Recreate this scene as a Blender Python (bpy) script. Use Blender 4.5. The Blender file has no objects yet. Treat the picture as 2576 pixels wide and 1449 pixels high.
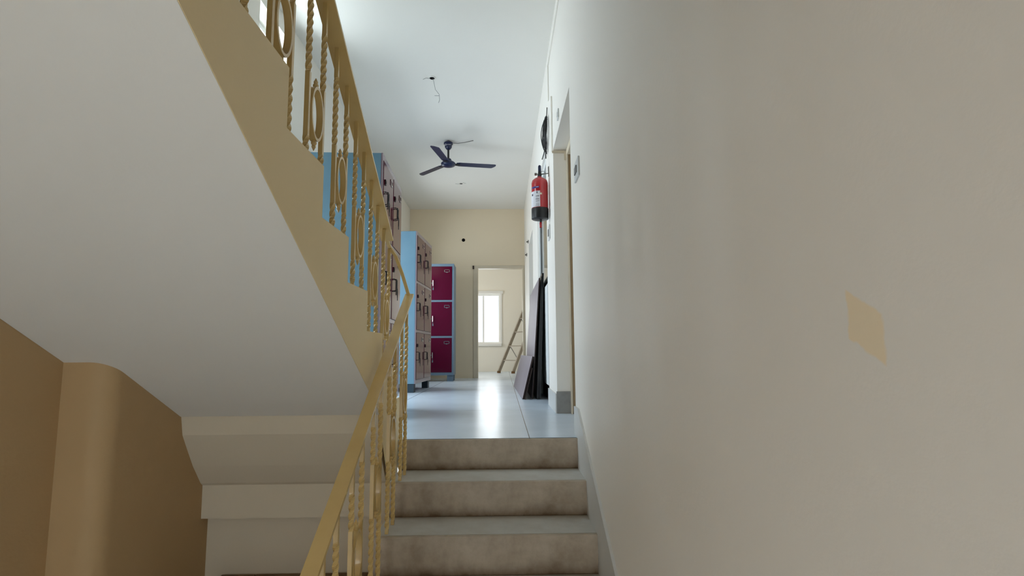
import bpy, bmesh, math, random
from mathutils import Vector, Matrix
random.seed(7)
SC = bpy.context.scene
COL = SC.collection

# ------------------------------------------------------------------ camera
FPX, W_PX = 1362.0, 2576.0
YAW, PITCH, ROLL = 0.018412731814816907, 0.11643613014124433, math.radians(0.45)
CAM_Z = 0.487
F = Vector((math.sin(YAW)*math.cos(PITCH), math.cos(YAW)*math.cos(PITCH), math.sin(PITCH)))
R = Vector((math.cos(YAW), -math.sin(YAW), 0)); U = R.cross(F)
R2 = R*math.cos(ROLL) - U*math.sin(ROLL); U2 = U*math.cos(ROLL) + R*math.sin(ROLL)
cd = bpy.data.cameras.new('camera'); cam = bpy.data.objects.new('camera', cd); COL.objects.link(cam)
m = Matrix((R2, U2, -F)).transposed().to_4x4(); m.translation = (0, 0, CAM_Z); cam.matrix_world = m
cd.sensor_fit = 'HORIZONTAL'; cd.sensor_width = 36.0; cd.lens = 36.0*FPX/W_PX; cd.clip_start = 0.02
SC.camera = cam
# ------------------------------------------------------------------ world, lights, exposure
SC.view_settings.view_transform = 'Standard'
SC.view_settings.look = 'None'
SC.view_settings.gamma = 1.0
SC.view_settings.use_curve_mapping = False
SC.view_settings.exposure = 0.36
wd = bpy.data.worlds.new('sky'); SC.world = wd; wd.use_nodes = True
wd.node_tree.nodes['Background'].inputs[0].default_value = (0.75, 0.88, 1.0, 1)
wd.node_tree.nodes['Background'].inputs[1].default_value = 1.6
SC.cycles.max_bounces = 10
SC.cycles.diffuse_bounces = 7
def area(name, loc, target, sx, sy, watts, color):
    l = bpy.data.lights.new(name, 'AREA'); l.shape = 'RECTANGLE'; l.size = sx; l.size_y = sy
    l.energy = watts; l.color = color
    o = bpy.data.objects.new(name, l); COL.objects.link(o)
    o.location = loc
    d = Vector(target) - Vector(loc)
    o.rotation_euler = d.to_track_quat('-Z', 'Z' if abs(d.normalized().z) < .9 else 'Y').to_euler()
    return o
SKYC = (0.80, 0.92, 1.0); DAYC = (1.0, 0.98, 0.95)
area('daylight_high_window', (-2.2, 3.98, 2.62), (0, 3.98, 2.62), 1.0, 1.2, 45, SKYC)
area('daylight_side_opening', (-3.1, 5.75, 1.4), (0, 5.75, .6), 1.6, 2.6, 85, SKYC)
area('daylight_low_window', (-2.4, 3.3, 1.2), (0, 3.6, .8), 1.0, 1.8, 60, SKYC)
area('added_corridor_fill', (-2.25, 8.35, 1.6), (0, 8.35, 1.5), 1.3, 1.5, 40, (.93, .97, 1.0))  # unseen source, added to widen the fill in the corridor
area('daylight_far_window', (-.45, 13.75, 1.3), (-.45, 0, 1.3), 1.1, 1.5, 18, DAYC)
area('daylight_far_ventilator', (-.52, 13.75, 2.65), (-.52, 0, 2.65), 1.0, .4, 5, DAYC)
area('daylight_far_side_window', (-2.65, 11.7, 1.5), (0, 11.7, 1.5), 1.8, 1.6, 50, DAYC)
area('added_side_room_fill', (2.65, 3.9, 1.5), (0, 3.9, 1.0), 1.4, 1.4, 12, DAYC)  # unseen source, added so the side room does not reflect dark
area('added_stair_fill', (-.9, -2.45, 3.0), (-.6, -.9, -1.3), 1.8, 1.1, 1250, (1, .975, .95))  # added fill behind the camera, bounced up off the landing floor
area('added_right_wall_fill', (-1.6, -2.6, .9), (.43, 1.4, .9), 1.2, 1.2, 34, (1, .975, .95))  # second added fill, unseen, brightens the right stair wall

# ------------------------------------------------------------------ materials
def lin(c):
    return tuple(((v/255)/12.92 if v/255 <= .04045 else ((v/255+.055)/1.055)**2.4) for v in c) + (1,)
def mat(name, rgb, rough=.6, spec=.4, metal=0, bump=0, bscale=60, vary=0, vscale=4, vrgb=None, coat=0):
    mt = bpy.data.materials.new(name); mt.use_nodes = True
    nt = mt.node_tree; b = nt.nodes['Principled BSDF']
    b.inputs['Base Color'].default_value = lin(rgb); b.inputs['Roughness'].default_value = rough
    b.inputs['Specular IOR Level'].default_value = spec; b.inputs['Metallic'].default_value = metal
    b.inputs['Coat Weight'].default_value = coat
    tc = nt.nodes.new('ShaderNodeTexCoord')
    if vary:
        n = nt.nodes.new('ShaderNodeTexNoise'); n.inputs['Scale'].default_value = vscale; n.inputs['Detail'].default_value = 6
        nt.links.new(tc.outputs['Object'], n.inputs['Vector'])
        mx = nt.nodes.new('ShaderNodeMix'); mx.data_type = 'RGBA'
        mx.inputs[6].default_value = lin(rgb)
        mx.inputs[7].default_value = lin(vrgb or tuple(v*.85 for v in rgb))
        rp = nt.nodes.new('ShaderNodeMapRange'); rp.inputs[1].default_value = .42; rp.inputs[2].default_value = .72; rp.inputs[4].default_value = vary
        nt.links.new(n.outputs[0], rp.inputs[0]); nt.links.new(rp.outputs[0], mx.inputs[0])
        nt.links.new(mx.outputs[2], b.inputs['Base Color'])
    if bump:
        n2 = nt.nodes.new('ShaderNodeTexNoise'); n2.inputs['Scale'].default_value = bscale; n2.inputs['Detail'].default_value = 3
        nt.links.new(tc.outputs['Object'], n2.inputs['Vector'])
        bp = nt.nodes.new('ShaderNodeBump'); bp.inputs['Strength'].default_value = bump; bp.inputs['Distance'].default_value = .01
        nt.links.new(n2.outputs[0], bp.inputs['Height']); nt.links.new(bp.outputs[0], b.inputs['Normal'])
    return mt
def node(nt, t, **k):
    n = nt.nodes.new(t)
    for a, v in k.items():
        if a[0] == 'i' and a[1:].isdigit(): n.inputs[int(a[1:])].default_value = v
        else: setattr(n, a, v)
    return n

M_CREAM = mat('cream_wall_paint', (232, 228, 218), .55, .3, bump=.05, bscale=90, vary=.25, vscale=1.5, vrgb=(227, 222, 210))
M_YELLOW = mat('ochre_wall_paint', (188, 158, 116), .6, .3, bump=.08, bscale=70, vary=.35, vscale=2.2, vrgb=(178, 148, 106))
M_BACK = mat('pale_yellow_paint', (233, 217, 190), .6, .3, bump=.04, bscale=90, vary=.25, vscale=1.5, vrgb=(229, 211, 182))
M_WHITE = mat('white_distemper', (232, 229, 222), .75, .2, bump=.05, bscale=60, vary=.2, vscale=1.2, vrgb=(224, 219, 210))
M_STRING = mat('stringer_paint', (228, 206, 162), .55, .3, bump=.06, bscale=80, vary=.3, vscale=3, vrgb=(222, 198, 150))
M_RAIL = mat('railing_enamel', (204, 174, 114), .22, .5, bump=.05, bscale=40, vary=.4, vscale=9, vrgb=(190, 158, 98))
M_FRAME = mat('door_frame_cream', (214, 201, 178), .45, .4, vary=.2, vscale=6)
M_BROWN = mat('dark_brown_wood', (120, 88, 52), .5, .4, vary=.6, vscale=12, vrgb=(92, 64, 36))
M_LEAF = mat('tan_wood_leaf', (166, 142, 108), .5, .4, vary=.4, vscale=12, vrgb=(140, 116, 84))
M_BLUE = mat('blue_locker_enamel', (100, 134, 152), .35, .45, bump=.02, bscale=30, vary=.5, vscale=3, vrgb=(84, 121, 143))
M_MAROON = mat('maroon_locker_enamel', (82, 8, 38), .12, .3, bump=.03, bscale=5)
M_GREYBLUE = mat('grey_blue_enamel', (104, 124, 142), .4, .4)
M_DARKLEG = mat('dark_painted_leg', (40, 56, 66), .5, .3)
M_BLACK = mat('black_plastic', (18, 18, 20), .4, .5)
M_CHROME = mat('bright_metal', (205, 205, 205), .25, .5, metal=1)
M_STEEL = mat('dull_metal', (120, 118, 112), .45, .5, metal=.8)
M_NAVY = mat('navy_fan_enamel', (22, 32, 66), .3, .5)
M_RED = mat('red_enamel', (174, 24, 34), .22, .6, coat=.4)
M_LABEL = mat('white_label', (214, 214, 220), .5, .3)
M_INK = mat('dark_print', (60, 60, 66), .6, .2)
M_MARKBLUE = mat('blue_print', (44, 44, 120), .5, .3)
M_SLAB = mat('black_granite', (16, 15, 16), .3, .5, vary=.5, vscale=90, vrgb=(34, 32, 32))
M_LAM = mat('grey_laminate', (138, 128, 132), .45, .2, vary=.4, vscale=3, vrgb=(122, 112, 118))
M_EDGE = mat('board_edge_brown', (62, 46, 40), .6, .3, vary=.7, vscale=40, vrgb=(36, 28, 26))
M_PANEL = mat('white_enamel_panel', (222, 224, 222), .4, .4)
M_PLASTER = mat('grey_cement', (150, 148, 146), .8, .2, vary=.6, vscale=14, vrgb=(120, 118, 116))
M_LADDER = mat('weathered_ladder', (158, 149, 136), .6, .3, vary=.6, vscale=8, vrgb=(140, 126, 110))
M_SWITCH = mat('switch_plastic', (205, 206, 204), .35, .5)
M_SWDARK = mat('switch_grey', (120, 120, 118), .4, .4)
M_WHITEWIN = mat('white_window_frame', (228, 228, 226), .4, .4)
M_HOLE = mat('hole_shadow_grey', (14, 13, 12), .9, .1)
M_DKGLASS = mat('dark_mirror_glass', (62, 64, 60), .04, 1.0)
M_UNDER = mat('shade_toned_distemper', (216, 204, 182), .8, .2, bump=.05, bscale=60, vary=.3, vscale=1.6, vrgb=(206, 194, 172))  # distemper darkened in colour to stand in for dimmer light on beam and wall below
M_MAUVE = mat('mauve_reflection_tone', (132, 118, 126), .18, .5)  # mauve-grey stands in for reflections on the blue lockers' front frames
M_WIRE = mat('pale_wire', (150, 150, 146), .5, .3)

def glass_mat():
    mt = bpy.data.materials.new('window_glass'); mt.use_nodes = True; nt = mt.node_tree
    nt.nodes.remove(nt.nodes['Principled BSDF'])
    o = nt.nodes['Material Output']; t = node(nt, 'ShaderNodeBsdfTransparent'); t.inputs[0].default_value = (.96, .97, .97, 1)
    g = node(nt, 'ShaderNodeBsdfGlossy'); g.inputs[1].default_value = .03
    mx = node(nt, 'ShaderNodeMixShader', i0=.07)
    nt.links.new(t.outputs[0], mx.inputs[1]); nt.links.new(g.outputs[0], mx.inputs[2]); nt.links.new(mx.outputs[0], o.inputs[0])
    return mt
M_GLASS = glass_mat()

def floor_mat():
    mt = mat('glossy_floor_tile', (222, 226, 230), .24, .15)
    nt = mt.node_tree; b = nt.nodes['Principled BSDF']
    tc = node(nt, 'ShaderNodeTexCoord')
    br = node(nt, 'ShaderNodeTexBrick'); br.offset = 0; br.inputs['Scale'].default_value = 1
    br.inputs['Brick Width'].default_value = 1.13; br.inputs['Row Height'].default_value = 2.4
    br.inputs['Mortar Size'].default_value = .0028; br.inputs['Mortar Smooth'].default_value = 0
    br.inputs['Color1'].default_value = lin((214, 226, 238)); br.inputs['Color2'].default_value = lin((211, 223, 236)); br.inputs['Mortar'].default_value = lin((110, 108, 104))
    mp = node(nt, 'ShaderNodeMapping'); mp.inputs['Location'].default_value = (.98, .2, 0)
    nt.links.new(tc.outputs['Object'], mp.inputs[0]); nt.links.new(mp.outputs[0], br.inputs[0])
    n = node(nt, 'ShaderNodeTexNoise'); n.inputs['Scale'].default_value = 2.5; n.inputs['Detail'].default_value = 5
    nt.links.new(tc.outputs['Object'], n.inputs['Vector'])
    mx = node(nt, 'ShaderNodeMix', data_type='RGBA', blend_type='MULTIPLY'); mx.inputs[0].default_value = .25
    nt.links.new(br.outputs[0], mx.inputs[6]); nt.links.new(n.outputs[0], mx.inputs[7]); nt.links.new(mx.outputs[2], b.inputs['Base Color'])
    n2 = node(nt, 'ShaderNodeTexNoise'); n2.inputs['Scale'].default_value = 14; n2.inputs['Detail'].default_value = 2
    nt.links.new(tc.outputs['Object'], n2.inputs['Vector'])
    bp = node(nt, 'ShaderNodeBump'); bp.inputs['Strength'].default_value = .12; bp.inputs['Distance'].default_value = .004
    nt.links.new(n2.outputs[0], bp.inputs['Height']); nt.links.new(bp.outputs[0], b.inputs['Normal'])
    return mt
M_FLOOR = floor_mat()

def step_mat(name, base, stain, axis, lo, hi, strength):
    """stone with brown grime; the grime gathers along one edge of the piece (its own object coordinates)"""
    mt = mat(name, base, .45, .4); nt = mt.node_tree; b = nt.nodes['Principled BSDF']
    tc = node(nt, 'ShaderNodeTexCoord'); sp = node(nt, 'ShaderNodeSeparateXYZ'); nt.links.new(tc.outputs['Object'], sp.inputs[0])
    n = node(nt, 'ShaderNodeTexNoise'); n.inputs['Scale'].default_value = 7; n.inputs['Detail'].default_value = 7; n.inputs['Roughness'].default_value = .65
    nt.links.new(tc.outputs['Object'], n.inputs['Vector'])
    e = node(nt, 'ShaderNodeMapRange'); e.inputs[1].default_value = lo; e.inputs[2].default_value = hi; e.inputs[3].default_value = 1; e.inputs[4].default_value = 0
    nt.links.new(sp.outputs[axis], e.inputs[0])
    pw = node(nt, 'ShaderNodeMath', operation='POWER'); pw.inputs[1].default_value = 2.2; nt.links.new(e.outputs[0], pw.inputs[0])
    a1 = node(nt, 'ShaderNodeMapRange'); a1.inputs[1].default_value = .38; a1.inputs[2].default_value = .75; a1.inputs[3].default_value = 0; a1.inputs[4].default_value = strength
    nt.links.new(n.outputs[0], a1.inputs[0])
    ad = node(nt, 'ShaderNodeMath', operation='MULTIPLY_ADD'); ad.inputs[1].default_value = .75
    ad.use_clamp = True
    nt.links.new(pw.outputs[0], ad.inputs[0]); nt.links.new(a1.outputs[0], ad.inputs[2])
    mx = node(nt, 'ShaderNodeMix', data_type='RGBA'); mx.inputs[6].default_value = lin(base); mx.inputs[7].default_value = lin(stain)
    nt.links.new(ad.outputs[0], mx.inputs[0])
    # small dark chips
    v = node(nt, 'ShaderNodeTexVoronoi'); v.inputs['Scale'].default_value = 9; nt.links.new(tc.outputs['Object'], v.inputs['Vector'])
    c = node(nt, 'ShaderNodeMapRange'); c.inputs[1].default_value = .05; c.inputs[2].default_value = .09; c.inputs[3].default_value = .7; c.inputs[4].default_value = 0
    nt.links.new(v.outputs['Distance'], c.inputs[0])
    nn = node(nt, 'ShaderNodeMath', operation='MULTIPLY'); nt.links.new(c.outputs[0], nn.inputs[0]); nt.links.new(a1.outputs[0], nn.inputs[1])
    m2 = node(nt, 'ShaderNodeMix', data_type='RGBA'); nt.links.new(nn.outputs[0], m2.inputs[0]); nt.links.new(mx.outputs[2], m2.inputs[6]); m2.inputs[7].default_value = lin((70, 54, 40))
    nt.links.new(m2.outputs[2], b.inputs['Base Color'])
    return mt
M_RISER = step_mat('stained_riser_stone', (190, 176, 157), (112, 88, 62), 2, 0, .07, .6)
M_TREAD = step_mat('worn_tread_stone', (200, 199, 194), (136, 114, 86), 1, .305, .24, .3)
M_SKIRT = mat('pale_skirting_stone', (206, 206, 204), .4, .4, vary=.3, vscale=5, vrgb=(190, 186, 178))

def right_wall_mat():
    """cream paint with one repainted tan patch"""
    mt = mat('cream_wall_paint_with_patch', (238, 233, 225), .5, .3, bump=.05, bscale=90)
    nt = mt.node_tree; b = nt.nodes['Principled BSDF']
    tc = node(nt, 'ShaderNodeTexCoord'); sp = node(nt, 'ShaderNodeSeparateXYZ'); nt.links.new(tc.outputs['Object'], sp.inputs[0])
    n = node(nt, 'ShaderNodeTexNoise'); n.inputs['Scale'].default_value = 40; nt.links.new(tc.outputs['Object'], n.inputs['Vector'])
    # slanted box round (y .637, z .515)
    def lincomb(ay, az, c):
        a = node(nt, 'ShaderNodeMath', operation='MULTIPLY'); a.inputs[1].default_value = ay; nt.links.new(sp.outputs[1], a.inputs[0])
        d = node(nt, 'ShaderNodeMath', operation='MULTIPLY_ADD'); d.inputs[1].default_value = az; nt.links.new(sp.outputs[2], d.inputs[0]); nt.links.new(a.outputs[0], d.inputs[2])
        e = node(nt, 'ShaderNodeMath', operation='ADD'); e.inputs[1].default_value = c; nt.links.new(d.outputs[0], e.inputs[0])
        f = node(nt, 'ShaderNodeMath', operation='ABSOLUTE'); nt.links.new(e.outputs[0], f.inputs[0]); return f
    y0, z0 = .635, .513
    p = lincomb(1/.031, 0, -y0/.031)
    q = lincomb(-.55/.030, 1/.030, (.55*y0-z0)/.030)
    mxx = node(nt, 'ShaderNodeMath', operation='MAXIMUM'); nt.links.new(p.outputs[0], mxx.inputs[0]); nt.links.new(q.outputs[0], mxx.inputs[1])
    ad = node(nt, 'ShaderNodeMath', operation='MULTIPLY_ADD'); ad.inputs[1].default_value = .5; nt.links.new(n.outputs[0], ad.inputs[0]); nt.links.new(mxx.outputs[0], ad.inputs[2])
    r = node(nt, 'ShaderNodeMapRange'); r.inputs[1].default_value = 1.15; r.inputs[2].default_value = 1.3; r.inputs[3].default_value = .8; r.inputs[4].default_value = 0
    nt.links.new(ad.outputs[0], r.inputs[0])
    mx = node(nt, 'ShaderNodeMix', data_type='RGBA'); mx.inputs[6].default_value = lin((238, 233, 225)); mx.inputs[7].default_value = lin((244, 224, 188))
    nt.links.new(r.outputs[0], mx.inputs[0]); nt.links.new(mx.outputs[2], b.inputs['Base Color'])
    return mt
M_RWALL = right_wall_mat()

# ------------------------------------------------------------------ mesh helpers
class MB:
    def __init__(s): s.bm = bmesh.new()
    def poly(s, pts): return s.bm.faces.new([s.bm.verts.new(p) for p in pts])
    def box(s, x0, x1, y0, y1, z0, z1, T=None, bev=0):
        vs = [s.bm.verts.new(Vector((x, y, z)) if T is None else T @ Vector((x, y, z))) for x in (x0, x1) for y in (y0, y1) for z in (z0, z1)]
        fs = [s.bm.faces.new([vs[i] for i in q]) for q in ((0, 1, 3, 2), (4, 6, 7, 5), (0, 4, 5, 1), (2, 3, 7, 6), (0, 2, 6, 4), (1, 5, 7, 3))]
        if bev:
            es = list({e for f in fs for e in f.edges})
            bmesh.ops.bevel(s.bm, geom=es, offset=bev, segments=2, affect='EDGES', profile=.5)
        return s
    def prism(s, pts, axis, a, b, T=None):
        """polygon pts (2D) extruded along axis from a to b; 2D is the other two axes in xyz order"""
        def p3(p, t):
            v = {'X': (t, p[0], p[1]), 'Y': (p[0], t, p[1]), 'Z': (p[0], p[1], t)}[axis]
            v = Vector(v); return T @ v if T is not None else v
        A = [s.bm.verts.new(p3(p, a)) for p in pts]; B = [s.bm.verts.new(p3(p, b)) for p in pts]
        n = len(pts); s.bm.faces.new(A); s.bm.faces.new(B[::-1])
        for i in range(n): s.bm.faces.new((A[i], B[i], B[(i+1) % n], A[(i+1) % n]))
        return s
    def lathe(s, prof, c=(0, 0, 0), n=32, T=None):
        rings = []
        for r, z in prof:
            rings.append([s.bm.verts.new((lambda v: T @ v if T is not None else v)(Vector((c[0]+max(r, 1e-4)*math.cos(2*math.pi*k/n), c[1]+max(r, 1e-4)*math.sin(2*math.pi*k/n), c[2]+z)))) for k in range(n)])
        for a, b in zip(rings, rings[1:]):
            for k in range(n): s.bm.faces.new((a[k], a[(k+1) % n], b[(k+1) % n], b[k]))
        s.bm.faces.new(rings[0][::-1]); s.bm.faces.new(rings[-1]); return s
    def tube(s, pts, r, n=8, closed=False, flat=None):
        pts = [Vector(p) for p in pts]; N = len(pts); rings = []; prev = None
        for i, p in enumerate(pts):
            if closed: t = pts[(i+1) % N]-pts[i-1]
            else: t = pts[min(i+1, N-1)]-pts[max(i-1, 0)]
            t.normalize()
            if prev is None:
                u = t.cross(Vector((0, 0, 1)))
                if u.length < 1e-3: u = t.cross(Vector((1, 0, 0)))
            else: u = prev - t*prev.dot(t)
            u.normalize(); prev = u; w = t.cross(u)
            rings.append([s.bm.verts.new(p+u*r*math.cos(2*math.pi*k/n)+w*r*math.sin(2*math.pi*k/n)) for k in range(n)])
        L = list(zip(rings, rings[1:])) + ([(rings[-1], rings[0])] if closed else [])
        for a, b in L:
            for k in range(n): s.bm.faces.new((a[k], a[(k+1) % n], b[(k+1) % n], b[k]))
        if not closed: s.bm.faces.new(rings[0][::-1]); s.bm.faces.new(rings[-1])
        return s
    def obj(s, name, material, parent=None, smooth=False):
        bmesh.ops.recalc_face_normals(s.bm, faces=s.bm.faces)
        me = bpy.data.meshes.new(name); s.bm.to_mesh(me); s.bm.free(); me.materials.append(material)
        if smooth:
            for p in me.polygons: p.use_smooth = True
            me.set_sharp_from_angle(angle=math.radians(40))
        o = bpy.data.objects.new(name, me); COL.objects.link(o)
        if parent: o.parent = parent
        return o
def tag(o, label, cat, group=None):
    o['label'] = label; o['category'] = cat
    if group: o['group'] = group
    return o
def thing(name, label, cat, loc=(0, 0, 0), rz=0, group=None):
    o = bpy.data.objects.new(name, None); COL.objects.link(o); o.location = loc; o.rotation_euler = (0, 0, rz)
    o.empty_display_size = .1
    return tag(o, label, cat, group)
def struct(o): o['kind'] = 'structure'; return o
def sempty(name, loc=(0, 0, 0)):
    o = bpy.data.objects.new(name, None); COL.objects.link(o); o.location = loc; return struct(o)
def wall_cells(axis, t0, t1, a0, a1, z0, z1, holes):
    """wall slab with rectangular holes (a_lo, a_hi, z_lo, z_hi); thickness t0..t1 along axis"""
    mb = MB()
    As = sorted({a0, a1} | {h[0] for h in holes} | {h[1] for h in holes})
    for i in range(len(As)-1):
        lo, hi = As[i], As[i+1]; mid = (lo+hi)/2
        hs = sorted([(h[2], h[3]) for h in holes if h[0] < mid < h[1]])
        z = z0
        segs = []
        for a, b in hs:
            if a > z: segs.append((z, a))
            z = max(z, b)
        if z < z1: segs.append((z, z1))
        for a, b in segs:
            if axis == 'X': mb.box(t0, t1, lo, hi, a, b)
            else: mb.box(lo, hi, t0, t1, a, b)
    bmesh.ops.remove_doubles(mb.bm, verts=mb.bm.verts, dist=1e-5)
    # drop the internal faces shared by two cells
    seen = {}
    for f in mb.bm.faces:
        seen.setdefault(tuple(round(v, 4) for v in f.calc_center_median()), []).append(f)
    kill = [f for l in seen.values() if len(l) > 1 for f in l]
    bmesh.ops.delete(mb.bm, geom=kill, context='FACES_ONLY')
    return mb

# ------------------------------------------------------------------ the setting
CEIL = 3.2; XL = -1.75; XR = .43; YB = 10.15; YF = 13.3; ZM = -1.3
EDGE = 3.11                                   # top edge of the lower flight
mb = MB(); mb.box(XL, XR, 3.12, YB+.15, -.15, 0); mb.box(-2.2, 1.7, YB+.15, YF, -.15, 0)
mb.box(XR, XR+.16, 3.245, 4.33, -.15, 0); mb.box(XR, XR+.2, 5.05, 6.4, -.15, 0); mb.box(XR, XR+.2, 7.43, 8.5, -.15, 0)
mb.box(XL-.2, XL, 5.05, 6.42, -.15, 0)
mb.box(XR+.16, 2.2, 2.9, 5.0, -.15, 0)
struct(mb.obj('floor', M_FLOOR))
mb = MB(); mb.box(-1.95, XR+.2, -1.8, YB, CEIL, CEIL+.15); mb.box(-2.2, 1.7, YB, YF+.2, CEIL, CEIL+.15); mb.box(XR+.2, 2.3, 2.8, 5.1, CEIL, CEIL+.15)
struct(mb.obj('ceiling', M_WHITE))
struct(MB().box(-1.95, XR+.05, -1.6, 3.0, ZM-.15, ZM).obj('floor_stairwell', M_FLOOR))
wr = struct(wall_cells('X', XR, XR+.16, -1.8, YB, ZM, CEIL, [(3.245, 4.33, -.16, 2.145), (5.05, 6.4, -.16, 2.45), (7.43, 8.5, -.16, 2.18)]).obj('wall_right', M_RWALL))
wl = struct(wall_cells('X', XL-.2, XL, 2.9, YB, -.15, CEIL, [(3.71, 4.24, 2.05, 3.05), (3.05, 3.68, .15, 1.9), (5.05, 6.42, -.16, 2.4), (7.75, 8.95, .9, 2.3)]).obj('wall_left', M_CREAM))
struct(wall_cells('Y', YB, YB+.15, -2.2, 1.7, 0, CEIL, [(-.54, .425, 0, 2.105)]).obj('wall_back', M_BACK))
struct(wall_cells('Y', YF, YF+.2, -2.2, 1.7, 0, CEIL, [(-.88, -.05, .68, 1.9), (-.98, -.12, 2.52, 2.8)]).obj('wall_far', M_CREAM))
struct(wall_cells('X', -2.35, -2.2, YB, YF+.2, 0, CEIL, [(10.9, 12.5, .8, 2.2)]).obj('wall_far_left', M_CREAM))
struct(MB().box(1.7, 1.85, YB, YF+.2, 0, CEIL).obj('wall_far_right', M_CREAM))
# side room behind the first doorway on the right
mb = wall_cells('X', 2.2, 2.3, 2.8, 5.1, -.15, CEIL, [(3.3, 4.5, .9, 2.1)]); mb.box(XR+.16, 2.3, 2.8, 2.9, -.15, CEIL); mb.box(XR+.16, 2.3, 5.0, 5.1, -.15, CEIL)
struct(mb.obj('wall_side_room', M_CREAM))
struct(MB().box(XR+.16, XR+.2, 7.3, 8.6, -.15, 2.4).obj('door_4', M_PANEL))
# stairwell walls
struct(MB().box(-1.95, -1.715, -1.8, 2.3, ZM, CEIL).obj('wall_stairwell', M_YELLOW))
pil = MB(); arc = [(-1.95, 2.165), (-1.615, 2.165)]
for k in range(1, 9):
    a = math.pi/2*k/8; arc.append((-1.615+.08*math.sin(a), 2.245-.08*math.cos(a)))
arc += [(-1.535, 2.99), (-1.95, 2.99)]
struct(pil.prism(arc, 'Z', ZM, CEIL).obj('trim_1', M_YELLOW, smooth=True))
struct(wall_cells('Y', -1.8, -1.6, -1.95, XR+.16, ZM, CEIL, [(-1.6, .3, -1.0, .75)]).obj('wall_front', M_CREAM))
# beam below the corridor floor and the wall under it
prof = [(2.66, .215), (2.685, .1), (2.735, .02), (2.79, -.065), (2.87, -.165), (2.89, -.18), (2.893, -.345), (2.955, -.36), (3.12, -.36), (3.12, -.002), (3.0, .18), (2.7, .3)]
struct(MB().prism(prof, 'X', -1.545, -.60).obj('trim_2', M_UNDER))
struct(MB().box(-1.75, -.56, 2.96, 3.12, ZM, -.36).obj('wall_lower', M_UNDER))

# window 1, high in the left wall
def window(name, axis, c, w, h, mull=1, depth=.0):
    e = sempty(name, c); mb = MB(); hw = w/2; f = .04
    rects = [(-hw, -hw+f, 0, h), (hw-f, hw, 0, h), (-hw+f, hw-f, 0, f), (-hw+f, hw-f, h-f, h)]
    for k in range(1, mull+1):
        x = -hw+w*k/(mull+1); rects.append((x-.02, x+.02, f, h-f))
    for a, b, z0, z1 in rects:
        if axis == 'X': mb.box(-.025, .025, a, b, z0, z1)
        else: mb.box(a, b, -.025, .025, z0, z1)
    mb.obj('window_frame', M_WHITEWIN, e)
    p = MB()
    if axis == 'X': p.box(-.004, .004, -hw+.02, hw-.02, .02, h-.02)
    else: p.box(-hw+.02, hw-.02, -.004, .004, .02, h-.02)
    p.obj('pane', M_GLASS, e); return e
window('window_1', 'X', (XL-.15, 3.975, 2.05), .53, 1.0)
window('window_2', 'Y', (-.465, YF+.12, .68), .83, 1.22)
window('window_3', 'Y', (-.55, YF+.12, 2.52), .86, .28, 0)
window('window_4', 'X', (-2.28, 11.7, .8), 1.6, 1.4)
window('added_window_5', 'Y', (-.65, -1.7, -1.0), 1.9, 1.75, 2)  # unseen window, added for the fill lamps behind the camera
window('added_window_6', 'X', (XL-.15, 8.35, .9), 1.2, 1.4)  # unseen window, added behind the lockers to let in more fill
window('window_8', 'X', (XL-.15, 3.365, .15), .63, 1.75, 1)
window('added_window_7', 'X', (2.25, 3.9, .9), 1.2, 1.2)  # unseen window, added to light the side room
# sill and surround of the far window
mb = MB(); mb.box(-.93, -.02, YF-.05, YF+.02, .62, .68); mb.box(-.05, -.005, YF-.015, YF+.02, .68, 1.9); mb.box(-.95, .02, YF-.03, YF+.02, 1.9, 1.97)
struct(mb.obj('trim_3', M_WHITEWIN))
# door to the far room: frame only
d1 = sempty('door_1', (0, YB, 0))
MB().box(-.54, -.455, -.015, .14, 0, 2.105, bev=.004).obj('frame_jamb', M_FRAME, d1)
MB().box(.385, .425, -.015, .14, 0, 2.105, bev=.004).obj('frame_jamb', M_FRAME, d1)
MB().box(-.455, .385, -.015, .14, 2.05, 2.105, bev=.004).obj('frame_head', M_FRAME, d1)
MB().box(-.555, -.525, -.03, -.016, 2.035, 2.10).obj('hinge', M_EDGE, d1)
# first doorway on the right: frame set back in the opening, brown leaf swung inwards
d2 = sempty('door_2', (0, 0, 0))
MB().box(XR+.105, XR+.116, 4.27, 4.328, 0, 2.14, bev=.002).obj('frame_jamb', M_FRAME, d2)
MB().box(XR+.105, XR+.155, 3.30, 4.27, 2.085, 2.14, bev=.004).obj('frame_head', M_FRAME, d2)
MB().box(XR+.105, XR+.155, 3.247, 3.30, 0, 2.14, bev=.004).obj('frame_jamb', M_FRAME, d2)
lf = MB().box(XR+.118, 1.42, 4.28, 4.326, .01, 2.12, bev=.003).obj('leaf', M_LEAF, d2)
MB().box(XR-.01, XR+.105, 4.315, 4.328, 2.118, 2.135).box(XR+.09, XR+.105, 4.315, 4.328, 2.06, 2.118).obj('ledge', M_FRAME, d2)
struct(MB().box(XR-.006, XR+.105, 4.318, 4.33, .0, .17).obj('baseboard_doorway', M_PLASTER))
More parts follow.
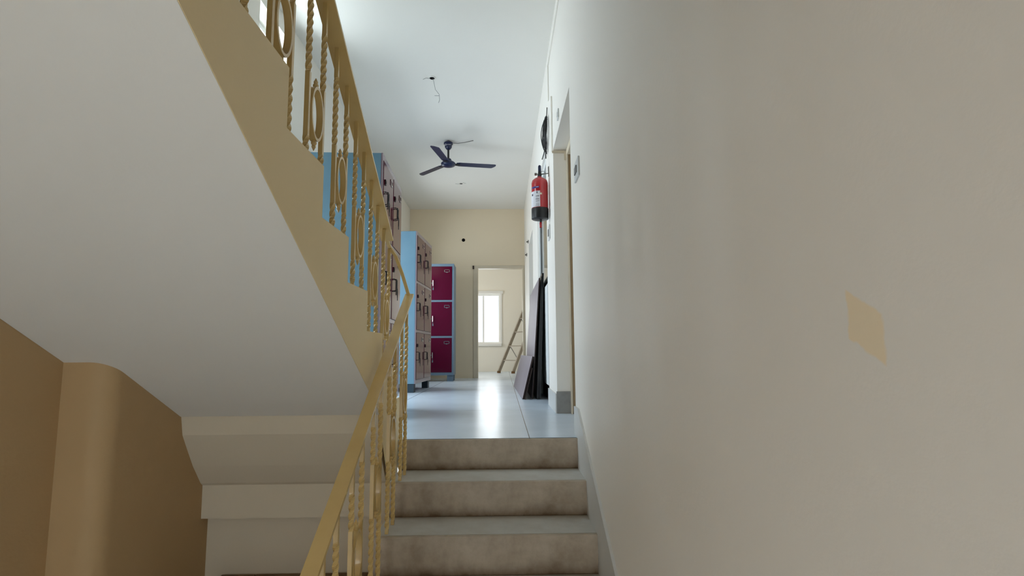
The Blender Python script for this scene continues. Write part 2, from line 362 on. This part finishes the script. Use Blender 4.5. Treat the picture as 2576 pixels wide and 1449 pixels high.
# pier edge casing and wall trunking on the right wall
def skirting():
    pts = [(3.24, 0), (3.24, .164), (3.085, .164)]
    for y in (2.5, 2.0, 1.5, .9): pts.append((y, .164-.545*(3.085-y)))
    pts += [(.9, ZM), (1.0, ZM)]
    # underside follows the steps from inside; simple lower edge
    pts += [(1.0, -1.3), (3.11, -.3), (3.11, 0)]
    out = []
    for p in pts:
        if not out or (abs(out[-1][0]-p[0])+abs(out[-1][1]-p[1]) > 1e-6): out.append(p)
    return MB().prism(out, 'X', XR-.012, XR)
struct(skirting().obj('baseboard_right', M_SKIRT))
struct(MB().box(XR-.012, XR, 4.345, 5.045, 0, .15).box(XR-.012, XR, 6.41, 7.42, 0, .15).box(XR-.012, XR, 8.51, YB, 0, .15).obj('baseboard_corridor', M_SKIRT))
struct(MB().box(XL, XL+.012, 2.99, 5.04, 0, .12).box(XL, XL+.012, 6.43, YB, 0, .12).obj('baseboard_left', M_SKIRT))
cd1 = tag(MB().box(XR-.008, XR-.001, 2.2, 4.66, 3.052, 3.07).box(XR-.008, XR-.001, 4.63, 4.66, 2.73, 3.052).obj('cable_trunking', M_CREAM),
          'cream cable trunking running along the right wall just under the ceiling', 'trunking')

tag(MB().box(XR-.012, XR-.001, 4.335, 4.37, 2.146, 2.62).obj('cable_trunking', M_CREAM), 'short cream upright trunking from the doorway corner up past the black cable bunch', 'trunking')
# ------------------------------------------------------------------ stairs
low = thing('staircase', 'stone staircase with stained risers climbing from the foreground to the corridor floor', 'stairs', (0, EDGE, 0))
r_, t_ = .163, .30
for k in range(8):
    y = -t_*k; z1 = -r_*k; xl = -.575
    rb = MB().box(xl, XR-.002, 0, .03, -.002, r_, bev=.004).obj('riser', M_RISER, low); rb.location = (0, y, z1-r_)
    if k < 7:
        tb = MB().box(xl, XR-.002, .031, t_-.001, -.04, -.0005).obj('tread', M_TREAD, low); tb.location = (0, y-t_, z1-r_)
core = [(.03, -.005)]
for k in range(8):
    core.append((.03-t_*k if k else .03, -r_*k-.005 if k else -.005))
pts = [(.0, -.045)]
body = []
for k in range(8):
    y = .025-t_*k
    body.append((y, -r_*k-.041 if k else -.041)); body.append((y, -r_*(k+1)-.041))
body[-1] = (body[-1][0], ZM+.001)
body += [(.03, ZM+.001)]
MB().prism(body, 'X', -.57, XR-.003).obj('flight_core', M_STRING, low)

UP_Y, UP_Z, UP_T, UP_R = 2.355, .579, .309, .173     # a riser line, bottom height there
def tread_z(Y):                                      # tread height of the upper flight at depth Y
    j = math.floor((UP_Y-Y)/UP_T); return UP_Z+UP_R*(j+1)
upf = thing('staircase', 'upper flight with smooth white underside and yellow side, rising over the left', 'stairs', (0, 0, 0))
zig = []
Y = UP_Y+3*UP_T
zig.append((Y-.15, 0.0)); zig.append((Y-.15, UP_Z-2*UP_R))
for k in range(-2, 7):
    y = UP_Y-UP_T*k; z = UP_Z+UP_R*k
    zig.append((y, z)); zig.append((y, z+UP_R))
zig[2] = (UP_Y+2*UP_T, UP_Z-2*UP_R)
yt = UP_Y-UP_T*6; zt = UP_Z+UP_R*7
zig.append((.35, zt))
def soffit_z(y): return 1.625-.5395*y
low_pts = [(.35, soffit_z(.35)), (1.5, soffit_z(1.5)), (2.66, soffit_z(2.66))]
side = zig + low_pts + [(2.685, .1), (2.735, .02), (2.79, -.065), (2.87, -.165), (2.893, -.345), (3.11, -.36), (3.11, 0)]
MB().prism(side, 'X', -.587, -.585).obj('stringer', M_STRING, upf)
bodyp = zig + low_pts + [(2.70, .3), (3.0, .18), (3.13, 0.003)]
MB().prism(bodyp, 'X', -1.714, -.5875).obj('soffit', M_WHITE, upf)
struct(MB().box(-1.715, XR, -1.6, .349, 1.5, zt).obj('floor_upper_landing', M_WHITE))

# ------------------------------------------------------------------ railings
def twisted(X, Y, z0, z1, plain, half=.0075):
    """square bar: twisted, plain beside the ring, twisted again, plain just under the rail"""
    p0, p1 = plain; top = z1-.13
    zs = [z0]; z = z0
    while z < z1-.005: z = min(z+.0065, z1); zs.append(z)
    ang = 0; prev = z0; rings = []; mb = MB()
    rate = 2*math.pi/.12
    def tw(z): return not (p0 < z < p1 or z > top or z < z0+.02)
    for z in zs:
        if tw(z): ang += rate*(z-prev)
        else:
            q = round(ang/(math.pi/2))*(math.pi/2)
            ang += max(-.35, min(.35, q-ang))
        prev = z; h = half*1.41421
        rings.append([mb.bm.verts.new((X+h*math.cos(ang+math.pi/4+k*math.pi/2), Y+h*math.sin(ang+math.pi/4+k*math.pi/2), z)) for k in range(4)])
    for a, b in zip(rings, rings[1:]):
        for k in range(4): mb.bm.faces.new((a[k], a[(k+1) % 4], b[(k+1) % 4], b[k]))
    mb.bm.faces.new(rings[0][::-1]); mb.bm.faces.new(rings[-1]); return mb
def ring(X, Y, zc, ry, rz, slope):
    mb = MB(); n = 40; w = .011; t = .005
    rows = []
    for k in range(n):
        a = 2*math.pi*k/n; c, s = math.cos(a), math.sin(a)
        rows.append([mb.bm.verts.new((X+dx, Y+(ry+dt)*c, zc+(rz+dt)*s)) for dx, dt in ((-w, -t), (w, -t), (w, t), (-w, t))])
    for k in range(n):
        a, b = rows[k], rows[(k+1) % n]
        for q in range(4): mb.bm.faces.new((a[q], a[(q+1) % 4], b[(q+1) % 4], b[q]))
    for sg in (1, -1):                       # small pointed finials
        z = zc+sg*(rz+t*.5)
        mb.lathe([(.007, 0), (.010, sg*.010), (.006, sg*.018), (.0075, sg*.022), (.001, sg*.036)], (X, Y, z), 8)
    return mb
def flatbar(path, w, t):
    """flat handrail bar: width w along X, thickness t, following path of (x, y, z)"""
    mb = MB(); P = [Vector(p) for p in path]; rows = []
    for i, p in enumerate(P):
        d = (P[min(i+1, len(P)-1)]-P[max(i-1, 0)]).normalized(); nrm = Vector((1, 0, 0)).cross(d).normalized()
        rows.append([mb.bm.verts.new(p+Vector((a*w/2, 0, 0))+nrm*b*t/2) for a, b in ((-1, -1), (1, -1), (1, 1), (-1, 1))])
    for a, b in zip(rows, rows[1:]):
        for q in range(4): mb.bm.faces.new((a[q], a[(q+1) % 4], b[(q+1) % 4], b[q]))
    mb.bm.faces.new(rows[0][::-1]); mb.bm.faces.new(rows[-1]); return mb

XU = -.622
def rail_u(Y): return 1.735-.585*(Y-1.80)
upr = thing('stair_railing', 'yellow iron railing with twisted bars and oval rings on the upper flight', 'railing', (0, 0, 0))
flatbar([(XU, .30, rail_u(.30)), (XU, 1.8, rail_u(1.8)), (XU, 2.90, rail_u(2.90))], .066, .012).obj('handrail', M_RAIL, upr)
# bent end that drops to the lower rail
flatbar([(XU, 2.90, rail_u(2.90)), (XU+.004, 2.955, rail_u(2.955)), (XU+.03, 2.985, 1.02), (XU+.06, 3.02, .93), (-.528, 3.065, .80)], .018, .010).obj('rail_bend', M_RAIL, upr)
for k in range(-6, 4):
    yl = 1.955+.287*k
    zc = 1.143-(.545 if k >= 0 else .47)*(yl+.09-2.045)
    for y in (yl, yl+.142):
        z1 = rail_u(y)-.004; z0 = tread_z(y)-.001 if y < 2.98 else .1
        twisted(XU, y, z0, z1, (zc-.115, zc+.115)).obj('baluster', M_RAIL, upr)
    ring(XU, yl+.071, zc, .052, .088, 0).obj('oval_ring', M_RAIL, upr, smooth=True)
XD = -.527
def rail_d(Y): return .802-.611*(3.06-Y)
lwr = thing('stair_railing', 'yellow iron railing with flat handrail slanting down towards the foreground on the lower flight', 'railing', (0, 0, 0))
flatbar([(XD, 3.075, rail_d(3.075)), (XD, 2.2, rail_d(2.2)), (XD, .9, rail_d(.9))], .048, .012).obj('handrail', M_RAIL, lwr)
for k in range(7):
    e = EDGE-t_*k; zt2 = -r_*(k+1)
    ys = (e-.115, e-.245)
    zc = zt2+.42
    for y in ys:
        twisted(XD, y, zt2-.001, rail_d(y)-.004, (zc-.11, zc+.11)).obj('baluster', M_RAIL, lwr)
    ring(XD, e-.18, zc, .052, .088, 0).obj('oval_ring', M_RAIL, lwr, smooth=True)

# ------------------------------------------------------------------ lockers
def locker(label, loc, rz, w, d, h, cols, rows, z0, frame_mat, dark, legs_mat):
    """front at local y=0 facing -y, x from 0 to w, depth towards +y"""
    t = thing('locker', label, 'locker', loc, rz, 'steel lockers in the corridor')
    MB().box(0, w, .012, d, z0, h, bev=.004).obj('body', frame_mat, t)
    fr = MB(); bw = .03; cw = (w-bw)/cols; rh = (h-z0-.06)/rows
    for c in range(cols+1): fr.box(c*cw, c*cw+bw if c < cols else w, 0, .012, z0, h)
    for r in range(rows+1):
        zc = z0+.015+r*rh
        for c in range(cols): fr.box(c*cw+bw, (c+1)*cw, 0, .012, z0 if r == 0 else zc, zc+.03 if r < rows else h)
    fr.obj('front_frame', M_MAUVE if dark else frame_mat, t)
    for c in range(cols):
        for r in range(rows):
            x0, x1 = c*cw+bw+.003, (c+1)*cw-.003; za, zb = z0+.015+r*rh+.033, z0+.015+(r+1)*rh-.003
            dr = MB().box(x0, x1, -.004, .010, za, zb, bev=.003).obj('door', M_MAROON, t)
            zm = (za+zb)/2; hx = x0+.055
            # label holder
            lx = x1-.085; lz = zb-.075
            lh = MB()
            for a, b, c1, d1 in ((-.045, .045, .016, .022), (-.045, .045, -.022, -.016), (-.045, -.038, -.022, .022), (.038, .045, -.022, .022), (-.012, .012, -.030, -.022)):
                lh.box(lx+a, lx+b, -.009, -.004, lz+c1, lz+d1)
            lh.obj('label_holder', M_CHROME, dr)
            if dark:
                lk = MB()
                lk.box(hx-.012, hx+.022, -.012, -.004, zm+.11, zm+.118); lk.box(hx-.012, hx+.022, -.012, -.004, zm+.142, zm+.15)
                lk.box(hx-.012, hx-.004, -.012, -.004, zm+.118, zm+.142); lk.box(hx+.014, hx+.022, -.012, -.004, zm+.118, zm+.142)
                lk.obj('latch', M_BLACK, dr)
                hb = MB(); pts = [(hx-.018, -.006, zm+.05), (hx-.018, -.030, zm+.045), (hx-.018, -.030, zm-.045), (hx-.018, -.006, zm-.05)]
                hb.tube(pts, .005, 6); hb.tube([(p[0]+.045, p[1], p[2]) for p in pts], .005, 6)
                hb.tube([(hx-.018, -.03, zm+.045), (hx+.027, -.03, zm+.045)], .005, 6); hb.tube([(hx-.018, -.03, zm-.045), (hx+.027, -.03, zm-.045)], .005, 6)
                hb.obj('handle', M_BLACK, dr)
                kb = MB()
                if (c+r) % 2 == 0: kb.tube([(hx+.005, -.03, zm-.02), (hx-.015, -.032, zm-.05), (hx-.02, -.032, zm-.085)], .004, 6)
                kb.tube([(hx+.012, -.03, zm-.01), (hx+.032, -.034, zm-.04), (hx+.03, -.034, zm-.10)], .004, 6)
                kb.box(hx+.022, hx+.040, -.037, -.033, zm-.125, zm-.095)
                kb.obj('key', M_BLACK, dr)
            else:
                hb = MB(); hb.tube([(hx, -.005, zm+.05), (hx, -.032, zm+.045), (hx, -.032, zm-.045), (hx, -.005, zm-.05)], .0085, 8)
                hb.obj('handle', M_CHROME, dr, smooth=True)
                kb = MB(); kb.lathe([(.014, -.006), (.014, .006)], (0, 0, 0), 12, Matrix.Translation((hx-.035, -.01, zm)) @ Matrix.Rotation(math.pi/2, 4, 'X'))
                kb.obj('lock', M_CHROME, dr); kb = MB()
                kb.tube([(hx, -.034, zm-.05), (hx+.004, -.036, zm-.085)], .004, 6); kb.box(hx-.006, hx+.012, -.038, -.034, zm-.12, zm-.084)
                kb.obj('key', M_CHROME, dr)
    for lx in (.01, w-.11):
        for ly in (.02, d-.10):
            lg = MB(); lg.box(lx, lx+.1, ly, ly+.08, 0, z0)
            if not dark:
                for q in range(4): lg.box(lx+.008+q*.025, lx+.018+q*.025, ly-.006, ly, .004, z0)
            lg.obj('leg', legs_mat, t)
    return t
# side lockers stand along the left wall and face the corridor (+x)
l1 = locker('tall blue steel locker with maroon doors behind the upper stair railing, nearest to the stairs', (-.888, 3.935, 0), math.pi/2+math.radians(2.0), .94, .60, 1.975, 2, 3, .105, M_BLUE, True, M_DARKLEG)
l2 = locker('blue steel locker with glossy maroon doors standing in the middle, beyond the lower handrail', (-1.055, 6.63, 0), math.pi/2-math.radians(3.4), .98, .56, 1.985, 2, 3, .105, M_BLUE, True, M_DARKLEG)
l3 = locker('locker with three bright maroon doors facing the stairs, left of the far doorway', (-1.66, 9.12, 0), 0, .845, .40, 1.975, 2, 3, .10, M_GREYBLUE, False, M_GREYBLUE)

# ------------------------------------------------------------------ ceiling fan
fan = thing('ceiling_fan', 'dark navy ceiling fan with three blades hanging over the corridor', 'fan', (-.685, 6.763, CEIL))
MB().lathe([(.02, 0), (.034, -.008), (.060, -.026), (.060, -.042), (.048, -.050), (.044, -.088), (.026, -.112), (.012, -.118)], n=28).obj('canopy', M_NAVY, fan, True)
MB().lathe([(.013, -.11), (.013, -.27)], n=12).obj('downrod', M_BLACK, fan, True)
MB().lathe([(.02, -.235), (.034, -.24), (.042, -.255), (.046, -.278), (.078, -.284), (.093, -.298), (.093, -.316), (.082, -.332), (.05, -.343), (.02, -.346)], n=36).obj('motor', M_NAVY, fan, True)
for ang in (10, 134, 260):
    T = Matrix.Translation((0, 0, -.305)) @ Matrix.Rotation(math.radians(ang), 4, 'Z') @ Matrix.Rotation(math.radians(-7), 4, 'X')
    b = MB(); b.prism([(.105, -.036), (.14, -.047), (.60, -.053), (.615, -.045), (.618, -.03), (.61, .0), (.575, .043), (.56, .05), (.14, .047), (.105, .036)], 'Z', -.003, .003, T)
    bl = b.obj('blade', M_NAVY, fan)
    b = MB(); b.prism([(.07, -.022), (.15, -.03), (.15, .03), (.07, .022)], 'Z', -.009, -.003, T); b.obj('blade_arm', M_BLACK, bl)
def text_mesh(name, body, size, matx, material, parent):
    c = bpy.data.curves.new(name, 'FONT'); c.body = body; c.size = size; c.extrude = .0006; c.align_x = 'CENTER'
    o = bpy.data.objects.new(name+'_tmp', c); COL.objects.link(o)
    dg = bpy.context.evaluated_depsgraph_get(); me = bpy.data.meshes.new_from_object(o.evaluated_get(dg))
    bpy.data.objects.remove(o); me.materials.clear(); me.materials.append(material)
    r = bpy.data.objects.new(name, me); COL.objects.link(r); r.parent = parent; r.matrix_local = matx; return r
text_mesh('logo', 'orient', .022, Matrix.Translation((.010, -.0485, -.068)) @ Matrix.Rotation(math.pi/2, 4, 'X'), M_LABEL, fan)
mb = MB(); mb.tube([(-.030+.0085*math.cos(a*math.pi/8), -.0405, -.063+.010*math.sin(a*math.pi/8)) for a in range(16)], .0025, 6, closed=True); mb.obj('emblem', M_LABEL, fan)
tag(MB().tube([(-.62, 6.755, 3.17), (-.56, 6.75, 3.165), (-.47, 6.745, 3.175), (-.36, 6.737, 3.196)], .004, 6).obj('fan_cable', M_STEEL), 'thin grey cable along the ceiling beside the fan canopy', 'cable')
# open ceiling boxes with loose wires
def ceiling_hole(label, loc, wires):
    t = thing('ceiling_outlet', label, 'ceiling outlet', loc, 0, 'open ceiling outlets')
    MB().lathe([(.036, 0), (.036, -.006), (.026, -.008)], n=20).obj('rim', M_WHITE, t)
    MB().lathe([(.025, -.0082), (.024, -.010)], n=16).obj('hole', M_HOLE, t)
    for w in wires: MB().tube(w, .0024, 6).obj('wire', M_WIRE, t)
    return t
ceiling_hole('open ceiling outlet with a long loose wire, nearest to the stairs', (-.685, 5.122, CEIL),
             [[(.01, 0, -.01), (.02, .02, -.06), (.03, .03, -.11), (.065, .05, -.15), (.07, .06, -.20), (.06, .06, -.235)], [(.065, .05, -.165), (.02, .05, -.165)], [(-.02, 0, -.01), (-.06, -.01, -.012), (-.09, .0, -.02)]])
ceiling_hole('small ceiling outlet with short stubs of wire beyond the fan', (-.655, 8.534, CEIL),
             [[(-.01, 0, -.01), (-.05, -.02, -.02), (-.09, -.02, -.015)], [(0, 0, -.01), (.04, -.03, -.0), (.08, -.05, -.02)]])
T = Matrix.Translation((-.73, YB, 2.598)) @ Matrix.Rotation(math.pi/2, 4, 'X')
wh = MB().lathe([(.032, .0), (.032, .004), (.028, .004)], n=20, T=T).obj('wall_hole', M_HOLE); tag(wh, 'round black hole high on the far yellow wall', 'wall hole')

# ------------------------------------------------------------------ fire extinguisher
ex = thing('fire_extinguisher', 'red fire extinguisher with black base band hanging on the right wall', 'fire extinguisher', (.345, 4.75, 1.66))
MB().lathe([(.05, .012), (.07, .004), (.074, .10), (.0745, .33), (.068, .358), (.045, .378), (.022, .388), (.02, .395)], n=40).obj('cylinder', M_RED, ex, True)
MB().lathe([(.0715, .0), (.0765, .004), (.077, .095), (.0752, .098), (.0745, .02)], n=40).obj('base_band', M_BLACK, ex, True)
def wrap(mb, a0, a1, z0, z1, r, n=12):
    rows = []
    for k in range(n+1):
        a = math.radians(a0+(a1-a0)*k/n)
        rows.append([mb.bm.verts.new((q*math.cos(a), q*math.sin(a), z)) for q, z in ((r, z0), (r, z1), (r-.0012, z1), (r-.0012, z0))])
    for p, q in zip(rows, rows[1:]):
        for i in range(4): mb.bm.faces.new((p[i], p[(i+1) % 4], q[(i+1) % 4], q[i]))
    mb.bm.faces.new(rows[0]); mb.bm.faces.new(rows[-1][::-1]); return mb
lb = wrap(MB(), 175, 268, .102, .245, .0762).obj('label', M_LABEL, ex)
tx = MB()
for z, a0, a1, h in ((.195, 238, 262, .005), (.18, 240, 250, .002), (.168, 236, 262, .004), (.156, 238, 262, .002), (.148, 238, 262, .002), (.126, 238, 262, .002), (.115, 238, 262, .002), (.108, 232, 262, .002), (.205, 200, 214, .018), (.222, 244, 250, .018)):
    wrap(tx, a0, a1, z, z+h, .0766, 6)
tx.obj('print', M_INK, lb)
wrap(MB(), 200, 262, .272, .288, .0758).obj('blue_mark', M_MARKBLUE, ex)
wrap(MB(), 240, 258, .279, .283, .0762, 6).obj('mark_lettering', M_LABEL, ex)
wrap(MB(), 268, 280, .21, .226, .0758, 4).obj('sticker', M_FRAME, ex)
mb = MB(); mb.lathe([(.018, .39), (.02, .41), (.014, .425), (.014, .44)], n=16); mb.box(-.012, .012, -.015, .02, .42, .445); mb.obj('valve', M_BLACK, ex, True)
mb = MB(); mb.prism([(-.012, .43), (.014, .43), (.013, .49), (.008, .500), (-.006, .500), (-.012, .49)], 'Y', -.014, .012); mb.obj('lever', M_NAVY, ex)
mb = MB(); mb.tube([(.03+.018*math.cos(a*math.pi/6), -.01, .43+.014*math.sin(a*math.pi/6)) for a in range(12)], .002, 6, closed=True); mb.tube([(-.035, -.005, .418), (.04, -.005, .422)], .0035, 6)
mb.lathe([(.012, -.01), (.012, .01)], (0, 0, 0), 12, Matrix.Translation((-.035, -.005, .418)) @ Matrix.Rotation(math.pi/2, 4, 'Y')); mb.obj('safety_pin', M_STEEL, ex)
mb = MB(); mb.lathe([(.009, -.028), (.011, 0), (.006, .012)], (.005, 0, 0), 12); mb.obj('bottom_plug', M_BLACK, ex)
MB().lathe([(.011, -.075), (.012, -.03), (.010, -.026)], (.005, 0, 0), 12).obj('nozzle', M_RED, ex, True)
hk = MB(); hk.tube([(XR-.004, 4.75, 2.145), (XR-.004, 4.75, 2.088), (.36, 4.75, 2.078)], .005, 8); hk.box(XR-.006, XR, 4.735, 4.765, 2.06, 2.15)
tag(hk.obj('wall_hook', M_STEEL), 'grey metal wall hook that carries the red extinguisher', 'hook')

# coil of black cable
cb = MB(); random.seed(3); bl = (0, .15, .3, .1, .5, .2, .75, 1.0, .4)
for k in range(9):
    a = random.uniform(.11, .165); b = random.uniform(.03, .12); yo = 4.76; zo = 2.455+random.uniform(-.015, .015); ph = random.uniform(0, 6)
    pts = []
    for i in range(32):
        t = 2*math.pi*i/32; sh = abs(math.sin(t))**1.4*(1 if math.sin(t) > 0 else -1)
        pts.append((XR-.010-.008*(1+math.sin(2*t+ph))-(.006+.026*bl[k])*abs(math.sin(t)), yo+b*sh-.12*math.cos(t)*.35+.012*math.sin(3*t+ph), zo+a*math.cos(t)))
    cb.tube(pts, .0042, 6, closed=True)
cb.tube([(XR-.02, 4.80, 2.60), (XR-.012, 4.74, 2.64), (XR-.010, 4.72, 2.70)], .0042, 6)
cb.tube([(XR-.03, 4.82, 2.33), (XR-.035, 4.86, 2.31), (XR-.045, 4.93, 2.285)], .005, 6)
cb.tube([(XR-.02, 4.80, 2.33), (XR-.02, 4.82, 2.29), (XR-.018, 4.83, 2.255)], .005, 6)
tag(cb.obj('cable_coil', M_BLACK), 'tangled bunch of black cable hanging on the right wall above the extinguisher', 'cable')

# switches and outlets on the right wall
def switch(name, label, y, z, w, h, dark=True):
    t = thing(name, label, 'switch', (XR, y, z))
    MB().box(-.010, 0, -w/2, w/2, -h/2, h/2, bev=.002).obj('plate', M_SWITCH, t)
    if dark: MB().box(-.016, -.010, -w/2+.05, w/2-.03, -h/2+.035, h/2-.035).obj('rocker', M_SWDARK, t)
    else: MB().box(-.013, -.010, -.012, .012, -.014, .014).obj('socket', M_SWITCH, t)
    return t
switch('wall_switch', 'white switch plate on the right stair wall just before the doorway', 2.945, 1.50, .15, .11)
switch('wall_outlet', 'small pale plate above the doorway on the right wall', 3.87, 2.245, .07, .07, False)
switch('wall_switch', 'grey switch box on the wall pier right under the extinguisher', 4.755, 1.54, .12, .13)

# ------------------------------------------------------------------ recessed glazed door and the boards leaning there
gd = sempty('door_3', (0, 0, 0))
XD3 = XR+.02
mb = MB(); mb.box(XD3, XD3+.05, 5.052, 5.14, 0, 2.445); mb.box(XD3, XD3+.05, 6.33, 6.398, 0, 2.445); mb.box(XD3, XD3+.05, 5.14, 6.33, 2.37, 2.445)
mb.obj('frame', M_PANEL, gd)
MB().box(XD3+.018, XD3+.03, 5.14, 6.30, 1.19, 2.37).obj('glass_pane', M_DKGLASS, gd)
MB().box(XD3+.014, XD3+.03, 6.30, 6.33, .0, 2.37).obj('dark_stile', M_BLACK, gd)
MB().box(XD3-.004, XD3+.02, 5.30, 5.95, .155, 1.15, bev=.004).obj('lower_panel', M_PANEL, gd)
MB().box(XD3+.02, XD3+.03, 5.14, 6.30, 0, 1.19).obj('kick_panel', M_BLACK, gd)
def leaning(name, label, cat, x0, z1, y0, y1, top_x, th, material, edge, group=None, rz=0):
    """sheet whose front lower edge stands at x0 on the floor and whose front top edge is at top_x, z1"""
    L = math.hypot(top_x-x0, z1); ang = math.atan2(top_x-x0, z1)
    t = thing(name, label, cat, (x0, y0, 0), 0, group)
    T = Matrix.Rotation(ang, 4, 'Y')
    lift = th*math.sin(ang)
    T = Matrix.Translation((0, 0, lift)) @ T
    t.location = (x0, y0, 0); t.rotation_euler.z = rz
    MB().box(0, .002, 0, y1-y0, 0, L, T=T).obj('face', material, t)
    MB().box(.002, th, 0, y1-y0, 0, L, T=T).obj('core', edge, t)
    return t
leaning('board', 'large grey-purple laminate board leaning on the right wall, tallest of the stack', 'board', .298, 1.25, 5.64, 7.42, .388, .014, M_LAM, M_EDGE, group='boards leaning on the right wall')
leaning('board', 'low grey laminate board standing at the front of the leaning stack', 'board', .200, .43, 5.60, 7.74, .306, .016, M_LAM, M_EDGE, group='boards leaning on the right wall', rz=math.radians(1.2))
leaning('board', 'narrow brown-edged board tucked behind the low front board', 'board', .222, .315, 5.56, 6.9, .300, .008, M_EDGE, M_EDGE, group='boards leaning on the right wall')
leaning('stone_slab', 'black stone slab directly behind the tall laminate board', 'slab', .345, 1.262, 5.60, 7.1, .410, .02, M_SLAB, M_SLAB, group='black stone slabs leaning by the wall')
leaning('stone_slab', 'black stone slab leaning nearest to the wall door, behind the other slab', 'slab', .371, 1.30, 5.62, 7.0, .419, .02, M_SLAB, M_SLAB, group='black stone slabs leaning by the wall')

# hooks on the wall beyond
def wallbolt(label, y, z):
    t = thing('door_bolt', label, 'bolt', (XR, y, z))
    MB().box(-.012, 0, -.05, .05, -.02, .02).obj('plate', M_STEEL, t)
    MB().tube([(-.012, 0, 0), (-.035, 0, 0)], .012, 8).obj('knob', M_STEEL, t)
wallbolt('small grey metal bolt on the right wall above the second doorway', 8.56, 2.235)
wallbolt('small grey metal bolt on the right wall, farther and lower one', 9.1, 2.12)

# ------------------------------------------------------------------ ladder in the far room
ld = thing('ladder', 'worn wooden ladder leaning to the right inside the far room', 'ladder', (0, 0, 0))
A0 = Vector((-.083, 12.5, 0)); B0 = Vector((.235, 12.15, 0)); A1 = Vector((.50, 13.0, 1.42)); B1 = Vector((.50+.285, 12.69, 1.42))
ext = 1.12
def rail_pt(a, b, t): return a+(b-a)*t
def bar(p, q, w, d, side):
    ax = (q-p).normalized(); s = (side-ax*side.dot(ax)).normalized(); n = ax.cross(s)
    M = Matrix((s, n, ax)).transposed().to_4x4(); M.translation = p
    return MB().box(-w/2, w/2, -d/2, d/2, 0, (q-p).length, T=M)
sd = (B0-A0).normalized()
up = Vector((0, 0, .03))
bar(A0+up, rail_pt(A0, A1, ext), .03, .075, sd).obj('rail', M_LADDER, ld)
bar(B0+up, rail_pt(B0, B1, ext), .03, .075, sd).obj('rail', M_LADDER, ld)
for i, t in enumerate((.20, .43, .66, .89, 1.07)):
    p, q = rail_pt(A0, A1, t), rail_pt(B0, B1, t)
    bar(p, q, .07, .022, Vector((.7, .7, 0))).obj('rung', M_LADDER, ld)
for t in (.41, .87):
    p, q = rail_pt(A0, A1, t)+(B0-A0)*.12, rail_pt(B0, B1, t-.20)
    bar(p, q, .012, .03, sd).obj('brace', M_STEEL, ld)
for a in (A0, B0):
    MB().box(-.04, .04, -.045, .045, 0, .045).obj('foot', M_BROWN, ld).location = a

# ------------------------------------------------------------------ wooden table below the landing
tb = thing('wooden_table', 'dark brown wooden table top at the bottom edge, under the corridor beam', 'table', (-1.12, 2.62, ZM))
hT = .665
MB().box(-.32, -.15, -.28, .325, hT-.03, hT, bev=.003).obj('top_board', M_BROWN, tb)
MB().box(-.146, .48, -.28, .325, hT-.03, hT, bev=.003).obj('top_board', M_BROWN, tb)
for x in (-.29, .43):
    for y in (-.25, .28): MB().box(x, x+.05, y-.02, y+.03, 0, hT-.03).obj('leg', M_BROWN, tb)
